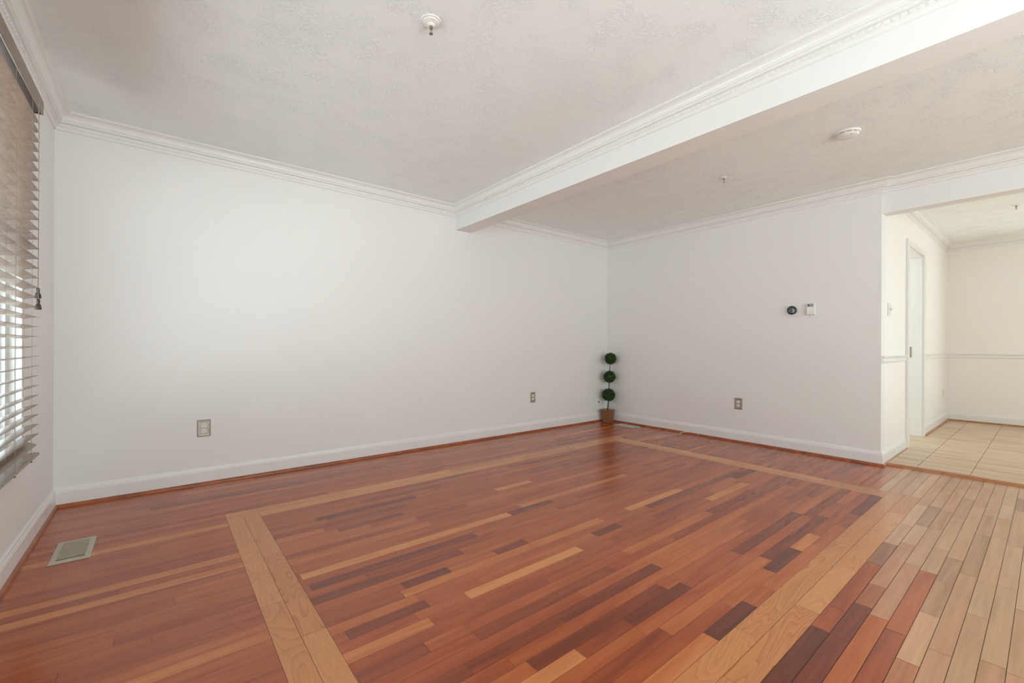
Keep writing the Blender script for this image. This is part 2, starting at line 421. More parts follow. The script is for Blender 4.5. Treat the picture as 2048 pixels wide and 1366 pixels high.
def row(x0, x1, y0, y1, fixed=(), gap=0.0004, lens=(0.35, 1.7), lift=0.0, pale=None, sd=0.075):
    segs = sorted([f for f in fixed if f[1] > x0 and f[0] < x1]); x = x0
    def fill(a, b):
        first = True
        while a < b-1e-4:
            l = random.uniform(*lens)
            if first: l *= random.uniform(0.3, 1.0); first = False
            if b-a-l < 0.2: l = b-a
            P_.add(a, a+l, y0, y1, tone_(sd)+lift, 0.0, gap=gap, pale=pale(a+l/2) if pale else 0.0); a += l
    for s0, s1, t in segs:
        s0, s1 = max(s0, x0), min(s1, x1)
        if s0 > x: fill(x, s0)
        P_.add(s0, s1, y0, y1, t if t > 0.5 else t*0.75+0.10, 0.0, gap=gap); x = s1
    fill(x, x1)
BX0, BX1, BX2, BX3 = 0.301, 0.466, 3.815, 3.985      # light inlay border
BY0, BY1, BY2, BY3 = 0.545, 0.711, 2.912, 3.072
PW = (BY2-BY1)/39
FIX = {23: [(0.48, 1.64, 0.97), (1.71, 2.0, 0.2)], 13: [(0.97, 1.64, 0.97)], 16: [(2.26, 2.88, 0.92)], 12: [(2.83, 3.39, 0.93)], 30: [(1.84, 2.17, 0.85)],
       15: [(3.28, 3.63, 0.13)], 14: [(3.45, 3.815, 0.12), (0.51, 0.82, 0.2), (1.82, 2.03, 0.12)], 4: [(2.21, 3.03, 0.18), (1.34, 1.74, 0.12)],
       1: [(2.15, 2.48, 0.05)], 0: [(1.50, 1.81, 0.03), (3.28, 3.815, 0.1)], 7: [(1.16, 1.79, 0.15)], 21: [(0.49, 1.32, 0.15)], 17: [(1.28, 1.48, 0.25), (0.8, 1.02, 0.12)],
       10: [(0.47, 0.7, 0.3)], 8: [(1.66, 2.86, 0.73)], 6: [(1.75, 2.5, 0.70)]}
for k in range(39):
    y = BY1+k*PW
    row(BX1, BX2, y, y+PW, FIX.get(k, ()), sd=0.12 if k < 16 else 0.075, lens=(0.3, 1.1) if k < 16 else (0.35, 1.7))
# left, right and back of the border
yr = BY0; k = 0
FB = {-1: [(1.30, 1.85, 0.06)], -2: [(1.45, 2.15, 0.14)], -3: [(1.25, 2.1, 0.62)], -4: [(1.55, 2.04, 0.42), (2.04, 2.7, 0.55)]}
while yr < BY3-1e-3:
    y2 = min(yr+PW, BY3)
    row(XL, BX0, yr, y2, lift=0.07); row(BX3, R+HS+0.06 if yr < YC else R, yr, y2, gap=0.0009 if yr < YC else 0.0004, pale=(lambda x: random.uniform(0.55, 0.85)) if yr < YC-0.16 else None); yr = y2  # boards beside the tile also coloured paler for that room's reflection
yr = BY3
while yr < D-1e-3:
    y2 = min(yr+PW, D); row(XL, R, yr, y2, lift=0.03); yr = y2
def refl_pale_(x, k):
    # tiled room's reflection put into the board colour, paler towards it; each board has one tone
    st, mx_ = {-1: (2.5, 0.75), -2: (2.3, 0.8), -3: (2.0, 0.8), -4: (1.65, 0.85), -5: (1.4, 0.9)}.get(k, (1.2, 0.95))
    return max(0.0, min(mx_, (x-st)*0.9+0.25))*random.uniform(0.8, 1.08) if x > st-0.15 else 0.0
yr = BY0; k = -1
while yr > YF+1e-3:
    y2 = max(yr-0.0573, YF); row(XL, R+HS+0.06, y2, yr, FB.get(k, ()), gap=0.0008, lens=(0.3, 0.8), lift=0.06 if k < -2 else 0.0, pale=lambda x, k=k: refl_pale_(x, k)); yr = y2; k -= 1
# inlay boards: back pair, front pair along x; left pair, right pair along y
def boards(a0, a1, b0, b1, along, cuts=None):
    a = a0; cs = list(cuts or [])
    while a < a1-1e-4:
        l = (cs.pop(0)-a) if cs else random.uniform(0.4, 0.9)
        if a1-a-l < 0.15: l = a1-a
        t = random.uniform(0.3, 0.72)
        if along == 'x': P_.add(a, a+l, b0, b1, t, 1.0, 'x')
        else: P_.add(b0, b1, a, a+l, t, 1.0, 'y')
        a += l
ym = (BY2+BY3)/2; yq = (BY0+BY1)/2; xm = (BX0+BX1)/2; xq = (BX2+BX3)/2
boards(BX0, BX3, ym, BY3, 'x'); boards(BX1, BX2, BY2, ym, 'x')
boards(BX0, BX3, BY0, yq, 'x', [0.9, 1.35, 1.95, 2.461, 3.02, 3.5]); boards(BX0, xq, yq, BY1, 'x', [0.8, 1.62, 2.75, 3.27])
boards(BY1, ym, BX0, xm, 'y', [1.2, 1.893, 2.196, 2.557]); boards(BY1, ym, xm, BX1, 'y', [0.95, 1.62, 2.348])
boards(BY1, ym, BX2, xq, 'y'); boards(yq, ym, xq, BX3, 'y')

me = bpy.data.meshes.new('floor')
me.from_pydata(P_.v, [], P_.f)
ul = me.uv_layers.new(name='plank')
for i, c in enumerate(P_.uv): ul.data[i].uv = c
at = me.attributes.new('tone', 'FLOAT', 'FACE'); at.data.foreach_set('value', P_.tone)
at = me.attributes.new('oak', 'FLOAT', 'FACE'); at.data.foreach_set('value', P_.oak)
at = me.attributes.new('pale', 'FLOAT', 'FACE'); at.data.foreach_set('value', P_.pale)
nb = len(me.polygons)
bm = bmesh.new(); bm.from_mesh(me)
# dark bed just under the boards, seen in the seams; slab below
def bmbox(x0, x1, y0, y1, z0, z1, mi):
    V = [bm.verts.new((x, y, z)) for z in (z0, z1) for y in (y0, y1) for x in (x0, x1)]
    for q in [(0, 2, 3, 1), (4, 5, 7, 6), (0, 1, 5, 4), (2, 6, 7, 3), (0, 4, 6, 2), (1, 3, 7, 5)]:
        f = bm.faces.new([V[i] for i in q]); f.material_index = mi
bmbox(XL-WT, XE, YF-WT, D+WT, -0.12, -0.0012, 1)
bm.to_mesh(me); bm.free()
me.materials.append(FLOORM); me.materials.append(GAPM)
fl = bpy.data.objects.new('floor', me); COL.objects.link(fl); struct(fl)

# tiled floor of the next room
TX0, TX1 = R+HS+0.06, R2
g = MB(); t = MB()
g.box(TX0, TX1, YF, YC+0.13, -0.0012, 0.0105)
g.box(R+0.13, R2, YC+0.13, D, -0.0012, 0.0105)
T = 0.305; gx0, gy0 = 5.205, 0.706
xs = [gx0+T*i for i in range(-2, 12)]; 
pitch_x = 0.61
cols = [0.706-0.306*i for i in range(-11, 12)]
for j, y in enumerate(cols):
    y0, y1 = y-0.306+0.0024, y-0.0024
    y0, y1 = max(y0, YF), min(y1, D)
    if y1 <= y0+0.01: continue
    x = 5.468 - 0.305*40 + (0.0 if j % 2 == 0 else -0.29)
    while x < TX1:
        x0, x1 = max(x+0.0032, TX0), min(x+0.6-0.0032, TX1)
        if x1 > x0+0.01 and x0 < TX1:
            t.box(x0, x1, y0, y1, 0.002, 0.012)
        x += 0.6
struct(g.build('floor', GROUT)); struct(t.build('floor', TILEM))

# reducer strip between wood and tile (rounded)
def profile_run(name, material, prof, p0, p1, nrm, m0=0, m1=0, teeth=None, smooth=False):
    """prof: list of (out, z). p0->p1 on the wall line; nrm: unit outward normal.
    m0/m1: +1 inside corner (run shortened by 'out'), -1 outside corner, 0 square end."""
    p0 = Vector((p0[0], p0[1], 0)); p1 = Vector((p1[0], p1[1], 0)); d = (p1-p0).normalized(); n_ = Vector((nrm[0], nrm[1], 0))
    mb = MB(); n = len(prof); V = []
    for o_, z in prof: V.append(p0+d*(o_*m0)+n_*o_+Vector((0, 0, z)))
    for o_, z in prof: V.append(p1-d*(o_*m1)+n_*o_+Vector((0, 0, z)))
    F = [(i, (i+1) % n, n+(i+1) % n, n+i) for i in range(n)]+[tuple(reversed(range(n))), tuple(range(n, 2*n))]
    mb.add(V, F)
    if teeth:
        pitch, w, o0, o1, z0, z1 = teeth
        L = (p1-p0).length; a = o1*max(m0, 0)+0.004; e_ = L-o1*max(m1, 0)-0.004-w
        while a < e_:
            q = p0+d*a; V = []
            for z in (z0, z1):
                for oo in (o0, o1):
                    for s in (0, w): V.append(q+d*s+n_*oo+Vector((0, 0, z)))
            mb.add(V, [(0, 2, 3, 1), (4, 5, 7, 6), (0, 1, 5, 4), (2, 6, 7, 3), (0, 4, 6, 2), (1, 3, 7, 5)])
            a += pitch
    return struct(mb.build(name, material, smooth=smooth))

tn = [0]
def trim():
    tn[0] += 1; return 'trim_%d' % tn[0]

C_ = CEIL
CROWN = [(0, C_), (0.076, C_), (0.076, C_-0.009), (0.071, C_-0.0105)]
for i in range(7):
    t_ = i/6*math.pi/2
    CROWN.append((0.069-0.030*math.sin(t_), C_-0.0125-0.031*(1-math.cos(t_))))
CROWN += [(0.037, C_-0.0465), (0.037, C_-0.050), (0.031, C_-0.0515), (0.031, C_-0.062), (0.025, C_-0.0635), (0.016, C_-0.065),
          (0.016, C_-0.087), (0.012, C_-0.089), (0.0105, C_-0.103), (0.006, C_-0.107), (0, C_-0.107)]
TEETH = (0.0270, 0.0175, 0.010, 0.0195, C_-0.082, C_-0.066)
def crown(p0, p1, n, m0, m1): return profile_run(trim(), TRIM, CROWN, p0, p1, n, m0, m1, TEETH)
crown((XL, YF), (XL, D), (1, 0), 1, 1)
crown((XL, D), (B0, D), (0, -1), 1, 1)
crown((B0, D), (B0, YF), (-1, 0), 1, 1)
crown((B1, D), (R, D), (0, -1), 1, 1)
crown((B1, YF), (B1, D), (1, 0), 1, 1)
crown((R, D), (R, YC), (-1, 0), 1, -1)
crown((R+HS, YC), (R+HS, YF), (-1, 0), 1, 1)
crown((R, YC), (R+HS, YC), (0, -1), -1, 1)
crown((R+RT, YC), (R2, YC), (0, -1), 1, 1)
crown((R2, YC), (R2, YF), (-1, 0), 1, 1)

BASE = [(0, 0), (0.0145, 0), (0.0145, 0.090), (0.0125, 0.094), (0.0125, 0.098), (0.009, 0.106), (0.0075, 0.114), (0.004, 0.120), (0, 0.120)]
def quarter(o0, w, h):
    return [(0, 0), (o0+w, 0)]+[(o0+w*math.cos(t_*math.pi/12), h*math.sin(t_*math.pi/12)) for t_ in range(1, 7)]+[(0, h)]
SHOE = quarter(0.0145, 0.014, 0.019)
def base(side, p0, p1, n, m0, m1, z=0.0, shoe=None):
    profile_run('baseboard_'+side, TRIM, [(o_, zz+z) for o_, zz in BASE], p0, p1, n, m0, m1)
    profile_run(trim(), shoe or SHOEW, [(o_, zz+z) for o_, zz in SHOE], p0, p1, n, m0, m1)
base('left', (XL, YF), (XL, D), (1, 0), 1, 1)
base('back', (XL, D), (R, D), (0, -1), 1, 1)
base('right', (R, D), (R, YC), (-1, 0), 1, -1)
base('north', (R, YC), (DOOR[0]-0.07, YC), (0, -1), -1, 0, 0.0, SHOEO)
base('north', (DOOR[1]+0.07, YC), (R2, YC), (0, -1), 0, 1, 0.012, SHOEO)
base('east', (R2, YC), (R2, ADDED_WIN6[1]), (-1, 0), 1, 0, 0.012, SHOEO)
RAIL = [(0, 0.875), (0.012, 0.877), (0.016, 0.885), (0.011, 0.892), (0.011, 0.915), (0.019, 0.920), (0.023, 0.927), (0.021, 0.934), (0.012, 0.938), (0, 0.938)]
profile_run(trim(), TRIM, RAIL, (R+0.008, YC), (DOOR[0]-0.062, YC), (0, -1), 0, 0)
profile_run(trim(), TRIM, RAIL, (DOOR[1]+0.062, YC), (R2, YC), (0, -1), 0, 1)
profile_run(trim(), TRIM, RAIL, (R2, YC), (R2, ADDED_WIN6[1]), (-1, 0), 1, 0)
# rounded threshold between the wood and the tile
TH = [(-0.022, 0), (0.028, 0), (0.026, 0.008), (0.018, 0.0165), (0.004, 0.019), (-0.014, 0.0175), (-0.022, 0.0125)]
profile_run(trim(), SHOEO, TH, (R+HS+0.07, YC-0.028), (R+HS+0.07, YF), (-1, 0), 0, 0, smooth=False)

# ------------------------------------------------------------------ doorway to the kitchen
dr = MB()
dx0, dx1, dz = DOOR[0], DOOR[1], DOOR[3]
for (x0, x1, z0, z1) in ((dx0-0.055, dx0+0.008, 0.0, dz+0.055), (dx1-0.008, dx1+0.055, 0.012, dz+0.055), (dx0+0.008, dx1-0.008, dz-0.008, dz+0.055)):
    dr.box(x0, x1, YC-0.020, YC, z0, z1)
    dr.box(x0, x1, YC+0.13, YC+0.15, z0, z1)
dr.box(dx0, dx0+0.018, YC, YC+0.13, 0.0, dz); dr.box(dx1-0.018, dx1, YC, YC+0.13, 0.0, dz); dr.box(dx0, dx1, YC, YC+0.13, dz-0.018, dz)
door = struct(dr.build('door_1', TRIM, bevel=0.002))
MB().box(dx1-0.0205, dx1-0.018, YC+0.088, YC+0.122, 0.90, 1.02).build('strike_plate', NICKEL, door)

# ------------------------------------------------------------------ windows
def window(name, axis, c, win, outdir, nl=2):
    """frame + panes set near the outer face of the wall; c = plane of the sash"""
    u0, u1, z0, z1 = win
    fr = MB()
    def bx(ua, ub, za, zb_, c0, c1):
        if axis == 'x': fr.box(min(c0, c1), max(c0, c1), ua, ub, za, zb_)
        else: fr.box(ua, ub, min(c0, c1), max(c0, c1), za, zb_)
    a, b_ = c-outdir*0.03, c+outdir*0.04
    fwid = 0.045
    bx(u0, u0+fwid, z0, z1, a, b_); bx(u1-fwid, u1, z0, z1, a, b_); bx(u0+fwid, u1-fwid, z0, z0+fwid, a, b_); bx(u0+fwid, u1-fwid, z1-fwid, z1, a, b_)
    for i in range(1, nl):
        um = u0+(u1-u0)*i/nl; bx(um-0.04, um+0.04, z0+fwid, z1-fwid, a, b_)
    a2, b2 = c-outdir*0.012, c+outdir*0.025
    for i in range(nl):
        ua = u0+(u1-u0)*i/nl+(fwid if i == 0 else 0.04); ub = u0+(u1-u0)*(i+1)/nl-(fwid if i == nl-1 else 0.04); zm = (z0+z1)/2
        for za, zb_ in ((z0+fwid, zm+0.02), (zm-0.02, z1-fwid)):
            w2 = 0.035
            bx(ua, ua+w2, za, zb_, a2, b2); bx(ub-w2, ub, za, zb_, a2, b2); bx(ua+w2, ub-w2, za, za+w2, a2, b2); bx(ua+w2, ub-w2, zb_-w2, zb_, a2, b2)
    w = struct(fr.build(name, VINYL))
    for i in range(nl):
        ua = u0+(u1-u0)*i/nl+(fwid if i == 0 else 0.04)+0.035; ub = u0+(u1-u0)*(i+1)/nl-(fwid if i == nl-1 else 0.04)-0.035; zm = (z0+z1)/2
        for za, zb_ in ((z0+fwid+0.035, zm-0.015), (zm+0.015, z1-fwid-0.035)):
            p = MB()
            if axis == 'x': p.box(c+outdir*0.004, c+outdir*0.010, ua, ub, za, zb_)
            else: p.box(ua, ub, min(c+outdir*0.004, c+outdir*0.010), max(c+outdir*0.004, c+outdir*0.010), za, zb_)
            p.build('pane', GLASS, w)
    return w
window('window_1', 'x', XL-0.075, WIN1, -1, 2)
window('added_window_2', 'y', YF-0.075, ADDED_WIN3, -1, 3)
window('added_window_3', 'x', R2+0.075, ADDED_WIN6, 1, 2)
window('added_window_4', 'y', D+0.075, ADDED_WIN5, 1, 2)

# ------------------------------------------------------------------ wooden blind
BXF, BXB = -0.455, -0.505           # front and back edge of the slats
BY_0, BY_1 = 1.42, 3.035
BXC = (BXF+BXB)/2
O = (BXC, BY_1, 0.48)
bl = thing('window_blind', 'brown wooden venetian blind with open slats, hanging over the window at the left edge', 'blind', O)
hb = MB().box(-0.513, -0.452, BY_0, BY_1-0.002, 2.117, 2.172)
hr = hb.build('headrail', TAUPE_D, bl, off=O, bevel=0.002)
MB().box(-0.452, -0.444, BY_0-0.004, BY_1+0.004, 2.112, 2.178).build('valance', VALANCE, bl, off=O, bevel=0.002)
MB().box(-0.513, -0.444, BY_1+0.0042, BY_1+0.0075, 2.113, 2.177).build('end_cap', TAUPE_D, bl, off=O, bevel=0.001)
def slat_mb(z, tilt, y0, y1, w=0.050, crown_=0.0022, th=0.0018):
    mb = MB(); nseg = 6; prof = []
    for s in range(nseg+1):
        x = -w/2+w*s/nseg; h = crown_*(1-(2*x/w)**2); prof.append((x, h))
    pr = prof+[(x, h-th) for x, h in reversed(prof)]
    c, s_ = math.cos(tilt), math.sin(tilt)
    V = []
    for y in (y0, y1):
        for x, h in pr: V.append((BXC+x*c-h*s_, y, z+x*s_+h*c))
    n = len(pr)
    F = [(i, (i+1) % n, n+(i+1) % n, n+i) for i in range(n)]+[tuple(reversed(range(n))), tuple(range(n, 2*n))]
    mb.add(V, F); return mb
NS = 33; ZT, ZBm = 2.064, 0.577
for i in range(NS):
    z = ZT+(ZBm-ZT)*i/(NS-1)
    slat_mb(z, math.radians(11.0+random.uniform(-0.5, 0.5)), BY_0, BY_1+random.uniform(-0.002, 0.002)).build('slat', TAUPE, bl, off=O, smooth=True)
slat_mb(0.541, math.radians(-24), BY_0-0.02, BY_1-0.02).build('slat', TAUPE, bl, off=O, smooth=True)
MB().box(-0.507, -0.453, BY_0, BY_1+0.006, 0.478, 0.491).build('bottom_rail', TAUPE, bl, off=O, bevel=0.002)
lad = [2.88, 2.595, 2.30, 2.0, 1.70, 1.50]
for y in lad:
    for x in (BXF+0.001, BXB-0.001):
        MB().tube([(x, y, 2.12), (x, y, 1.3), (x, y, 0.485)], 0.0008, 6).build('ladder_cord', CORD, bl, off=O)
    MB().tube([(BXC, y, 2.12), (BXC, y, 1.3), (BXC, y, 0.485)], 0.0007, 6).build('lift_cord', CORD, bl, off=O)
    if y > 2.5:
        for i in range(NS):
            z = ZT+(ZBm-ZT)*i/(NS-1)-0.004
            MB().tube([(BXF+0.001, y, z+0.0035), (BXB-0.001, y, z-0.0035)], 0.0008, 5).build('ladder_rung', CORD, bl, off=O)
    MB().lathe([(0.004, -0.004), (0.007, -0.002), (0.007, 0.002), (0.003, 0.004)], 10, 'z', (BXF-0.003, y, 0.4765)).build('cord_plug', TAUPE_D, bl, off=O)
# pull cords with wooden tassels
for (y, ztop, zt, dx) in ((2.914, 2.12, 1.266, 0.0), (2.900, 2.12, 1.214, 0.003)):
    x = -0.441+dx
    c = MB().tube([(x, y, ztop), (x+0.001, y-0.004, 1.7), (x, y, zt)], 0.0012, 6).build('pull_cord', CORD, bl, off=O)
    MB().lathe([(0.0045, 0.0), (0.006, -0.004), (0.0065, -0.017), (0.005, -0.022), (0.009, -0.027), (0.0120, -0.044), (0.0115, -0.047), (0.008, -0.049)], 14, 'z', (x, y, zt+0.002)).build('tassel', TAUPE_D, c, off=O, smooth=True)

# ------------------------------------------------------------------ wall outlets
def outlet(label, loc, rotz, group, plate=None, face=None, w=0.080, h=0.121):
    o = thing('wall_outlet', label, 'outlet', loc, rotz, group)
    # local: x along wall, -y out of the wall, origin at plate centre on the wall
    pl = MB(); V = []; F = []
    hx, hz = w/2, h/2
    rings = [(hx, hz, 0), (hx, hz, -0.003), (hx-0.006, hz-0.006, -0.0068), (hx-0.016, hz-0.018, -0.0062), (hx-0.017, hz-0.019, -0.0052)]
    for a, b_, y in rings: V += [(-a, y, -b_), (a, y, -b_), (a, y, b_), (-a, y, b_)]
    for i in range(len(rings)-1):
        for k in range(4): F.append((i*4+k, i*4+(k+1) % 4, (i+1)*4+(k+1) % 4, (i+1)*4+k))
    F.append((0, 3, 2, 1)); q = (len(rings)-1)*4; F.append((q, q+1, q+2, q+3))
    pl.add(V, F).build('faceplate', plate or NICKEL, o)
    for s in (1, -1):
        zc = s*0.0195; rc = MB(); n = 28; ring = []
        for k in range(n):
            t_ = 2*math.pi*k/n; ring.append((0.0172*math.cos(t_), max(-0.0138, min(0.0138, 0.0172*math.sin(t_)))))
        V = [(x, -0.0050, zc+z) for x, z in ring]+[(x, -0.0082, zc+z) for x, z in ring]+[(x*0.93, -0.0090, zc+z*0.93) for x, z in ring]
        F = [(i, (i+1) % n, n+(i+1) % n, n+i) for i in range(n)]+[(n+i, n+(i+1) % n, 2*n+(i+1) % n, 2*n+i) for i in range(n)]+[tuple(range(2*n, 3*n))]
        r_ = rc.add(V, F).build('receptacle', face or PLASTIC, o)
        sl = MB().box(-0.0085, -0.0055, -0.0093, -0.0080, zc+0.0005, zc+0.0085).box(0.0055, 0.0085, -0.0093, -0.0080, zc+0.0005, zc+0.0085)
        sl.lathe([(0.0026, -0.0093), (0.0026, -0.0080)], 10, 'y', (0, 0, zc-0.0065))
        sl.build('slots', DARK, r_)
    MB().lathe([(0.003, -0.0068), (0.0025, -0.0075)], 10, 'y').build('screw', plate or NICKEL, o)
    return o
GO = 'brushed nickel duplex outlets low on the white walls'
outlet('brushed nickel duplex outlet low on the long white wall, the nearest one, left of centre', (0.248, D, 0.406), 0, GO)
outlet('brushed nickel duplex outlet on the long white wall, a little left of the topiary', (3.445, D, 0.405), 0, GO)
outlet('grey metal duplex outlet on the right-hand wall below the round thermostat', (R, 2.085, 0.407), -math.pi/2, GO)
outlet('small beige outlet seen edge-on in the tiled room beside its far corner', (8.20, YC, 0.405), 0, None, plate=ALMOND, w=0.075)

# jack plate behind the topiary
jk = thing('jack_plate', 'white wall plate with a dark jack just left of the topiary', 'wall plate', (4.617, D, 0.255))
MB().box(-0.036, 0.036, -0.006, 0, -0.058, 0.058).build('faceplate', PLASTIC, jk, bevel=0.002)
MB().box(-0.022, 0.022, -0.022, -0.006, -0.012, 0.030).build('plug_body', PLASTIC, jk, bevel=0.003)
MB().lathe([(0.010, -0.0275), (0.010, -0.022)], 14, 'y', (0.002, 0, 0.009)).build('jack', DARK, jk)

# light switch in the tiled room
sw = thing('light_switch', 'white double light switch plate on the wall beside the doorway', 'switch', (5.09, YC, 1.349))
MB().box(-0.058, 0.058, -0.0055, 0, -0.0585, 0.0585).build('faceplate', ALMOND, sw, bevel=0.002)
for x in (-0.023, 0.023):
    MB().box(x-0.009, x+0.009, -0.0075, -0.0055, -0.017, 0.017).build('switch_slot', PLASTIC, sw)
    V = [(x-0.005, -0.0075, -0.010), (x+0.005, -0.0075, -0.010), (x+0.005, -0.0075, 0.008), (x-0.005, -0.0075, 0.008),
         (x-0.004, -0.022, 0.004), (x+0.004, -0.022, 0.004), (x+0.004, -0.020, 0.013), (x-0.004, -0.020, 0.013)]
    MB().add(V, [(0, 3, 2, 1), (4, 5, 6, 7), (0, 1, 5, 4), (1, 2, 6, 5), (2, 3, 7, 6), (3, 0, 4, 7)]).build('toggle', PLASTIC, sw)
    for z in (-0.03, 0.03):
        MB().lathe([(0.003, -0.0066), (0.003, -0.0050)], 10, 'y', (x, 0, z)).build('screw', NICKEL, sw)

# thermostat and the sensor beside it
th = thing('thermostat', 'round black-ringed thermostat on a square white backplate on the right-hand wall', 'thermostat', (R, 1.5795, 1.3685), -math.pi/2)
MB().box(-0.062, 0.062, -0.005, 0, -0.062, 0.062).build('backplate', PLASTIC, th, bevel=0.004, bseg=3)
MB().lathe([(0.038, -0.026), (0.0385, -0.010), (0.036, -0.005)], 40, 'y').build('body', SILVER, th, smooth=True)
MB().lathe([(0.0285, -0.0335), (0.036, -0.0325), (0.0405, -0.030), (0.0415, -0.026), (0.040, -0.0225)], 40, 'y').build('ring', BLACKG, th, smooth=True)
MB().lathe([(0.0005, -0.0350), (0.020, -0.0346), (0.0288, -0.0338), (0.0288, -0.0325)], 40, 'y').build('display', SCREEN, th, smooth=True)
sn = thing('wall_sensor', 'small white rectangular sensor with a grey display, right of the round thermostat', 'sensor', (R, 1.4225, 1.370), -math.pi/2)
MB().box(-0.034, 0.034, -0.028, 0, -0.056, 0.056).build('housing', PLASTIC, sn, bevel=0.004, bseg=3)
MB().box(-0.028, 0.022, -0.0292, -0.028, 0.022, 0.050).build('display', LCD, sn)
MB().box(-0.020, -0.012, -0.0296, -0.0292, 0.028, 0.046).build('digit_bar', DARK, sn)
MB().box(-0.018, 0.018, -0.0300, -0.028, -0.036, -0.030).build('button_bar', ALMOND, sn)
MB().box(-0.026, 0.026, -0.0286, -0.028, -0.050, -0.047).build('vent_slit', LCD, sn)

# ------------------------------------------------------------------ floor registers
def vent(label, loc, rotz, L, Wd, mt, mg, group, damper):
    """long axis local y"""
    o = thing('floor_register', label, 'floor vent', loc, rotz, group)
    fr = MB(); hx, hy = Wd/2, L/2; ix, iy = hx-0.022, hy-0.022
    outer = [(-hx, -hy), (hx, -hy), (hx, hy), (-hx, hy)]; inner = [(-ix, -iy), (ix, -iy), (ix, iy), (-ix, iy)]
    V = [(x, y, 0.0008) for x, y in outer]+[(x*0.985, y*0.993, 0.0070) for x, y in outer]+[(x, y, 0.0090) for x, y in inner]+[(x, y, 0.0010) for x, y in inner]
    F = [(i*4+k, i*4+(k+1) % 4, (i+1)*4+(k+1) % 4, (i+1)*4+k) for i in range(3) for k in range(4)]
    fr.add(V, F).build('frame', mt, o)
    MB().box(-ix, ix, -iy, iy, 0.0006, 0.0012).build('duct_opening', DARK, o)
    gr = MB(); y0_, y1_ = -iy+(0.017 if damper else 0.0), iy; n = int((y1_-y0_)/0.0108)
    for i in range(n):
        y = y0_+(i+0.5)*(y1_-y0_)/n
        V = []
        for x in (-ix, ix): V += [(x, y-0.0026, 0.0048), (x, y+0.0026, 0.0066), (x, y+0.0026, 0.0076), (x, y-0.0026, 0.0058)]
        gr.add(V, [(0, 1, 5, 4), (1, 2, 6, 5), (2, 3, 7, 6), (3, 0, 4, 7), (0, 3, 2, 1), (4, 5, 6, 7)])
    gr.box(-0.0020, 0.0020, y0_, y1_, 0.003, 0.0060)
    gr.build('louver_grille', mg, o)
    MB().box(-0.004, 0.004, -iy+0.003, -iy+0.011, 0.003, 0.0085).build('damper_lever', DARK, o)
    return o
GV = 'metal floor registers set in the wood floor'
vent('tan metal floor register in the wood floor near the blind, front left', (-0.327, 2.985, 0.0), 0.0, 0.28, 0.142, VENT, VENTL, GV, True)
vent('grey metal floor register in the wood floor right beside the topiary', (4.635, 3.37, 0.0), 0.0, 0.30, 0.142, VENTG, VENTG, GV, True)

# ------------------------------------------------------------------ coaxial cable
cb = thing('coaxial_cable', 'short white cable looping out of the floor by the right-hand baseboard', 'cable', (4.76, 2.52, 0))
oc = (4.76, 2.52, 0)
pts = [(4.768, 2.505, -0.001), (4.758, 2.500, 0.016), (4.740, 2.497, 0.030), (4.715, 2.505, 0.040), (4.685, 2.528, 0.046), (4.650, 2.562, 0.050), (4.617, 2.590, 0.050), (4.585, 2.606, 0.043), (4.562, 2.612, 0.030), (4.550, 2.612, 0.018)]
MB().tube(pts, 0.0026, 8).build('sheath', CABLE, cb, off=oc, smooth=True)
MB().tube([(4.550, 2.612, 0.018), (4.545, 2.612, 0.012), (4.540, 2.612, 0.005)], [0.0032, 0.0042, 0.0040], 8).build('connector', COPPER, cb, off=oc, smooth=True)

# ------------------------------------------------------------------ ceiling fittings
sd = thing('smoke_detector', 'round white smoke detector on the ceiling to the right of the beam', 'smoke detector', (3.571, 0.858, CEIL))
MB().lathe([(0.066, -0.012), (0.073, -0.010), (0.074, 0.0)], 40).build('base', PLASTIC, sd, smooth=True)
MB().lathe([(0.060, -0.0165), (0.060, -0.012)], 40).build('sensor_gap', DARK, sd)
for k in range(10):
    t0, t1 = 2*math.pi*k/10, 2*math.pi*k/10+0.20
    V = []
    for z in (-0.0165, -0.012):
        for r_ in (0.055, 0.0645):
            for t_ in (t0, t1): V.append((r_*math.cos(t_), r_*math.sin(t_), z))
    MB().add(V, [(0, 2, 3, 1), (4, 5, 7, 6), (0, 1, 5, 4), (2, 6, 7, 3), (0, 4, 6, 2), (1, 3, 7, 5)]).build('rib', PLASTIC, sd)
MB().lathe([(0.020, -0.029), (0.050, -0.0275), (0.061, -0.0225), (0.065, -0.0165)], 40).build('cover', PLASTIC, sd, smooth=True)
MB().lathe([(0.003, -0.0292), (0.003, -0.0250)], 10, 'z', (-0.035, -0.03, 0)).build('indicator', LCD, sd)

def sprinkler(label, loc, s=1.0, cup=False):
    o = thing('ceiling_sprinkler', label, 'sprinkler', loc, 0.4, 'pendent fire sprinklers on the ceilings')
    if cup:
        MB().lathe([(0.009, -0.024), (0.014, -0.0215), (0.017, -0.016), (0.025, -0.013), (0.034, -0.010), (0.036, -0.006), (0.043, -0.005), (0.044, 0.0)], 36).build('escutcheon', PLASTIC, o, smooth=True)
        z = -0.023
    else:
        MB().lathe([(0.011, -0.010), (0.014, -0.008), (0.025, -0.003), (0.026, 0.0)], 30).build('escutcheon', PLASTIC, o, smooth=True)
        z = -0.010
    MB().lathe([(0.0055, z-0.012), (0.0075, z-0.010), (0.0075, z+0.001)], 16).build('body', BRASS, o)
    for sx in (-1, 1):
        MB().tube([(sx*0.0055, 0, z-0.010), (sx*0.0085, 0, z-0.017), (sx*0.0075, 0, z-0.025), (sx*0.0015, 0, z-0.031)], 0.0015, 6).build('frame_arm', BRASS, o)
    MB().lathe([(0.0016, z-0.028), (0.0016, z-0.011)], 8).build('bulb', SILVER, o)
    MB().lathe([(0.0085, z-0.0335), (0.0085, z-0.0320), (0.003, z-0.0305)], 18).build('deflector', BRASS, o)
    return o
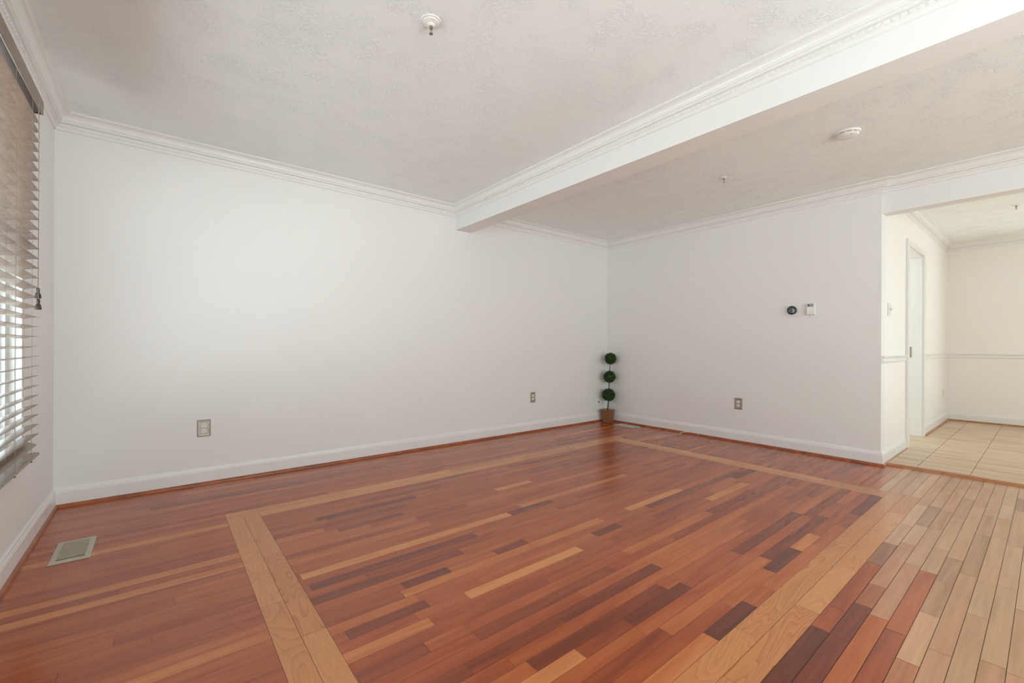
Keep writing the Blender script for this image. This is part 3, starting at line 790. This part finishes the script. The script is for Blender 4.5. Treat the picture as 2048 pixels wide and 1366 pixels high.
sprinkler('fire sprinkler with a wide white stepped collar on the textured ceiling left of the beam', (0.927, 1.714, CEIL), cup=True)
sprinkler('small fire sprinkler on the ceiling between the beam and the right-hand wall', (3.707, 1.732, CEIL))
sprinkler('small fire sprinkler on the ceiling of the bright tiled room', (6.67, 0.227, CEIL))

# ------------------------------------------------------------------ topiary in its woven pot
PX, PY = 4.688, 3.722
tp = thing('potted_topiary', 'artificial three-ball topiary in a woven basket pot standing in the far corner', 'plant', (PX, PY, 0), math.radians(8))
def pot():
    ht, hb_, H = 0.070, 0.050, 0.168
    V = []; F = []; UV = []
    def ring(h, z, rr):
        out = []
        for (sx, sy) in ((-1, -1), (1, -1), (1, 1), (-1, 1)):
            base_ = math.atan2(sy, sx)
            for q in (-1, 0, 1):
                t_ = base_+q*math.pi/4
                out.append((sx*(h-rr)+rr*math.cos(t_), sy*(h-rr)+rr*math.sin(t_), z))
        return out
    rows = []
    NZ = 8
    for i in range(NZ+1):
        z = H*i/NZ; rows.append(ring(hb_+(ht-hb_)*i/NZ, z, 0.010))
    n = 12; me = bpy.data.meshes.new('pot'); bm = bmesh.new(); uvl = bm.loops.layers.uv.new('face')
    # rim dips in the middle of each side
    vr = [[bm.verts.new(c) for c in r_] for r_ in rows]
    inner = [bm.verts.new(c) for c in ring(ht-0.007, H, 0.008)]; deep = [bm.verts.new(c) for c in ring(ht-0.012, H-0.03, 0.008)]
    def uv_of(k): # position along the side, 0..1
        return {0: 0.93, 1: 1.0, 2: 0.07}[k % 3]
    for i in range(NZ):
        for k in range(n):
            k2 = (k+1) % n
            f = bm.faces.new((vr[i][k], vr[i][k2], vr[i+1][k2], vr[i+1][k]))
            if k % 3 == 2: ua, ub = 0.07, 0.93
            elif k % 3 == 0: ua, ub = 0.93, 1.0
            else: ua, ub = 0.0, 0.07
            s = k//3*1.0
            for lp, (u, v) in zip(f.loops, ((ua, i/NZ), (ub, i/NZ), (ub, (i+1)/NZ), (ua, (i+1)/NZ))): lp[uvl].uv = (u, v*1.15)
    for A, B in ((vr[NZ], inner), (inner, deep)):
        for k in range(n):
            k2 = (k+1) % n; bm.faces.new((A[k], A[k2], B[k2], B[k]))
    bm.faces.new(list(reversed(vr[0])))
    bm.to_mesh(me); bm.free(); me.materials.append(BASKET)
    o = bpy.data.objects.new('pot', me); COL.objects.link(o); o.parent = tp
    bm2 = bmesh.new(); q = bm2.faces.new([bm2.verts.new(c) for c in ring(ht-0.0118, H-0.026, 0.008)])
    m2 = bpy.data.meshes.new('moss'); bm2.to_mesh(m2); bm2.free(); m2.materials.append(SOIL)
    o2 = bpy.data.objects.new('moss', m2); COL.objects.link(o2); o2.parent = tp
pot()
rl = Matrix.Rotation(-math.radians(8), 3, 'Z') @ rt
def axis_pt(z): return Vector((0, 0, z))+rl*(0.034*(z-0.15)/0.70)
MB().tube([axis_pt(z)+Vector((random.uniform(-.002, .002), random.uniform(-.002, .002), 0)) for z in (0.140, 0.22, 0.30, 0.42, 0.54, 0.66, 0.78, 0.85)],
          [0.0090, 0.0080, 0.0065, 0.006, 0.0055, 0.005, 0.005, 0.004], 8).build('trunk', BARK, tp, smooth=True)
for zc, r_ in ((0.849, 0.077), (0.604, 0.080), (0.362, 0.085)):
    c = axis_pt(zc); mb = MB()
    core = []; nlat = 10
    mb.lathe([(max(0.001, r_*0.80*math.sin(math.pi*i/nlat)), -r_*0.80*math.cos(math.pi*i/nlat)) for i in range(nlat+1)], 20, 'z', c)
    for k in range(1500):
        z = 1-2*(k+0.5)/1500; t_ = k*2.399963+random.uniform(-.2, .2); q = math.sqrt(1-z*z)
        d = Vector((q*math.cos(t_), q*math.sin(t_), z))
        d = (d+Vector((random.gauss(0, .32), random.gauss(0, .32), random.gauss(0, .32)))).normalized()
        root = c+Vector((q*math.cos(t_), q*math.sin(t_), z))*r_*random.uniform(0.62, 0.80)
        sd_ = d.cross(Vector((random.uniform(-1, 1), random.uniform(-1, 1), random.uniform(-1, 1)))).normalized()
        L_ = r_*random.uniform(0.22, 0.40); w_ = r_*random.uniform(0.04, 0.07)
        nm_ = d.cross(sd_)*w_*0.5
        V = [root, root+d*L_*0.5+sd_*w_+nm_, root+d*L_, root+d*L_*0.5-sd_*w_+nm_]
        mb.add(V, [(0, 1, 2), (0, 2, 3)])
    mb.build('foliage_ball', LEAF, tp)
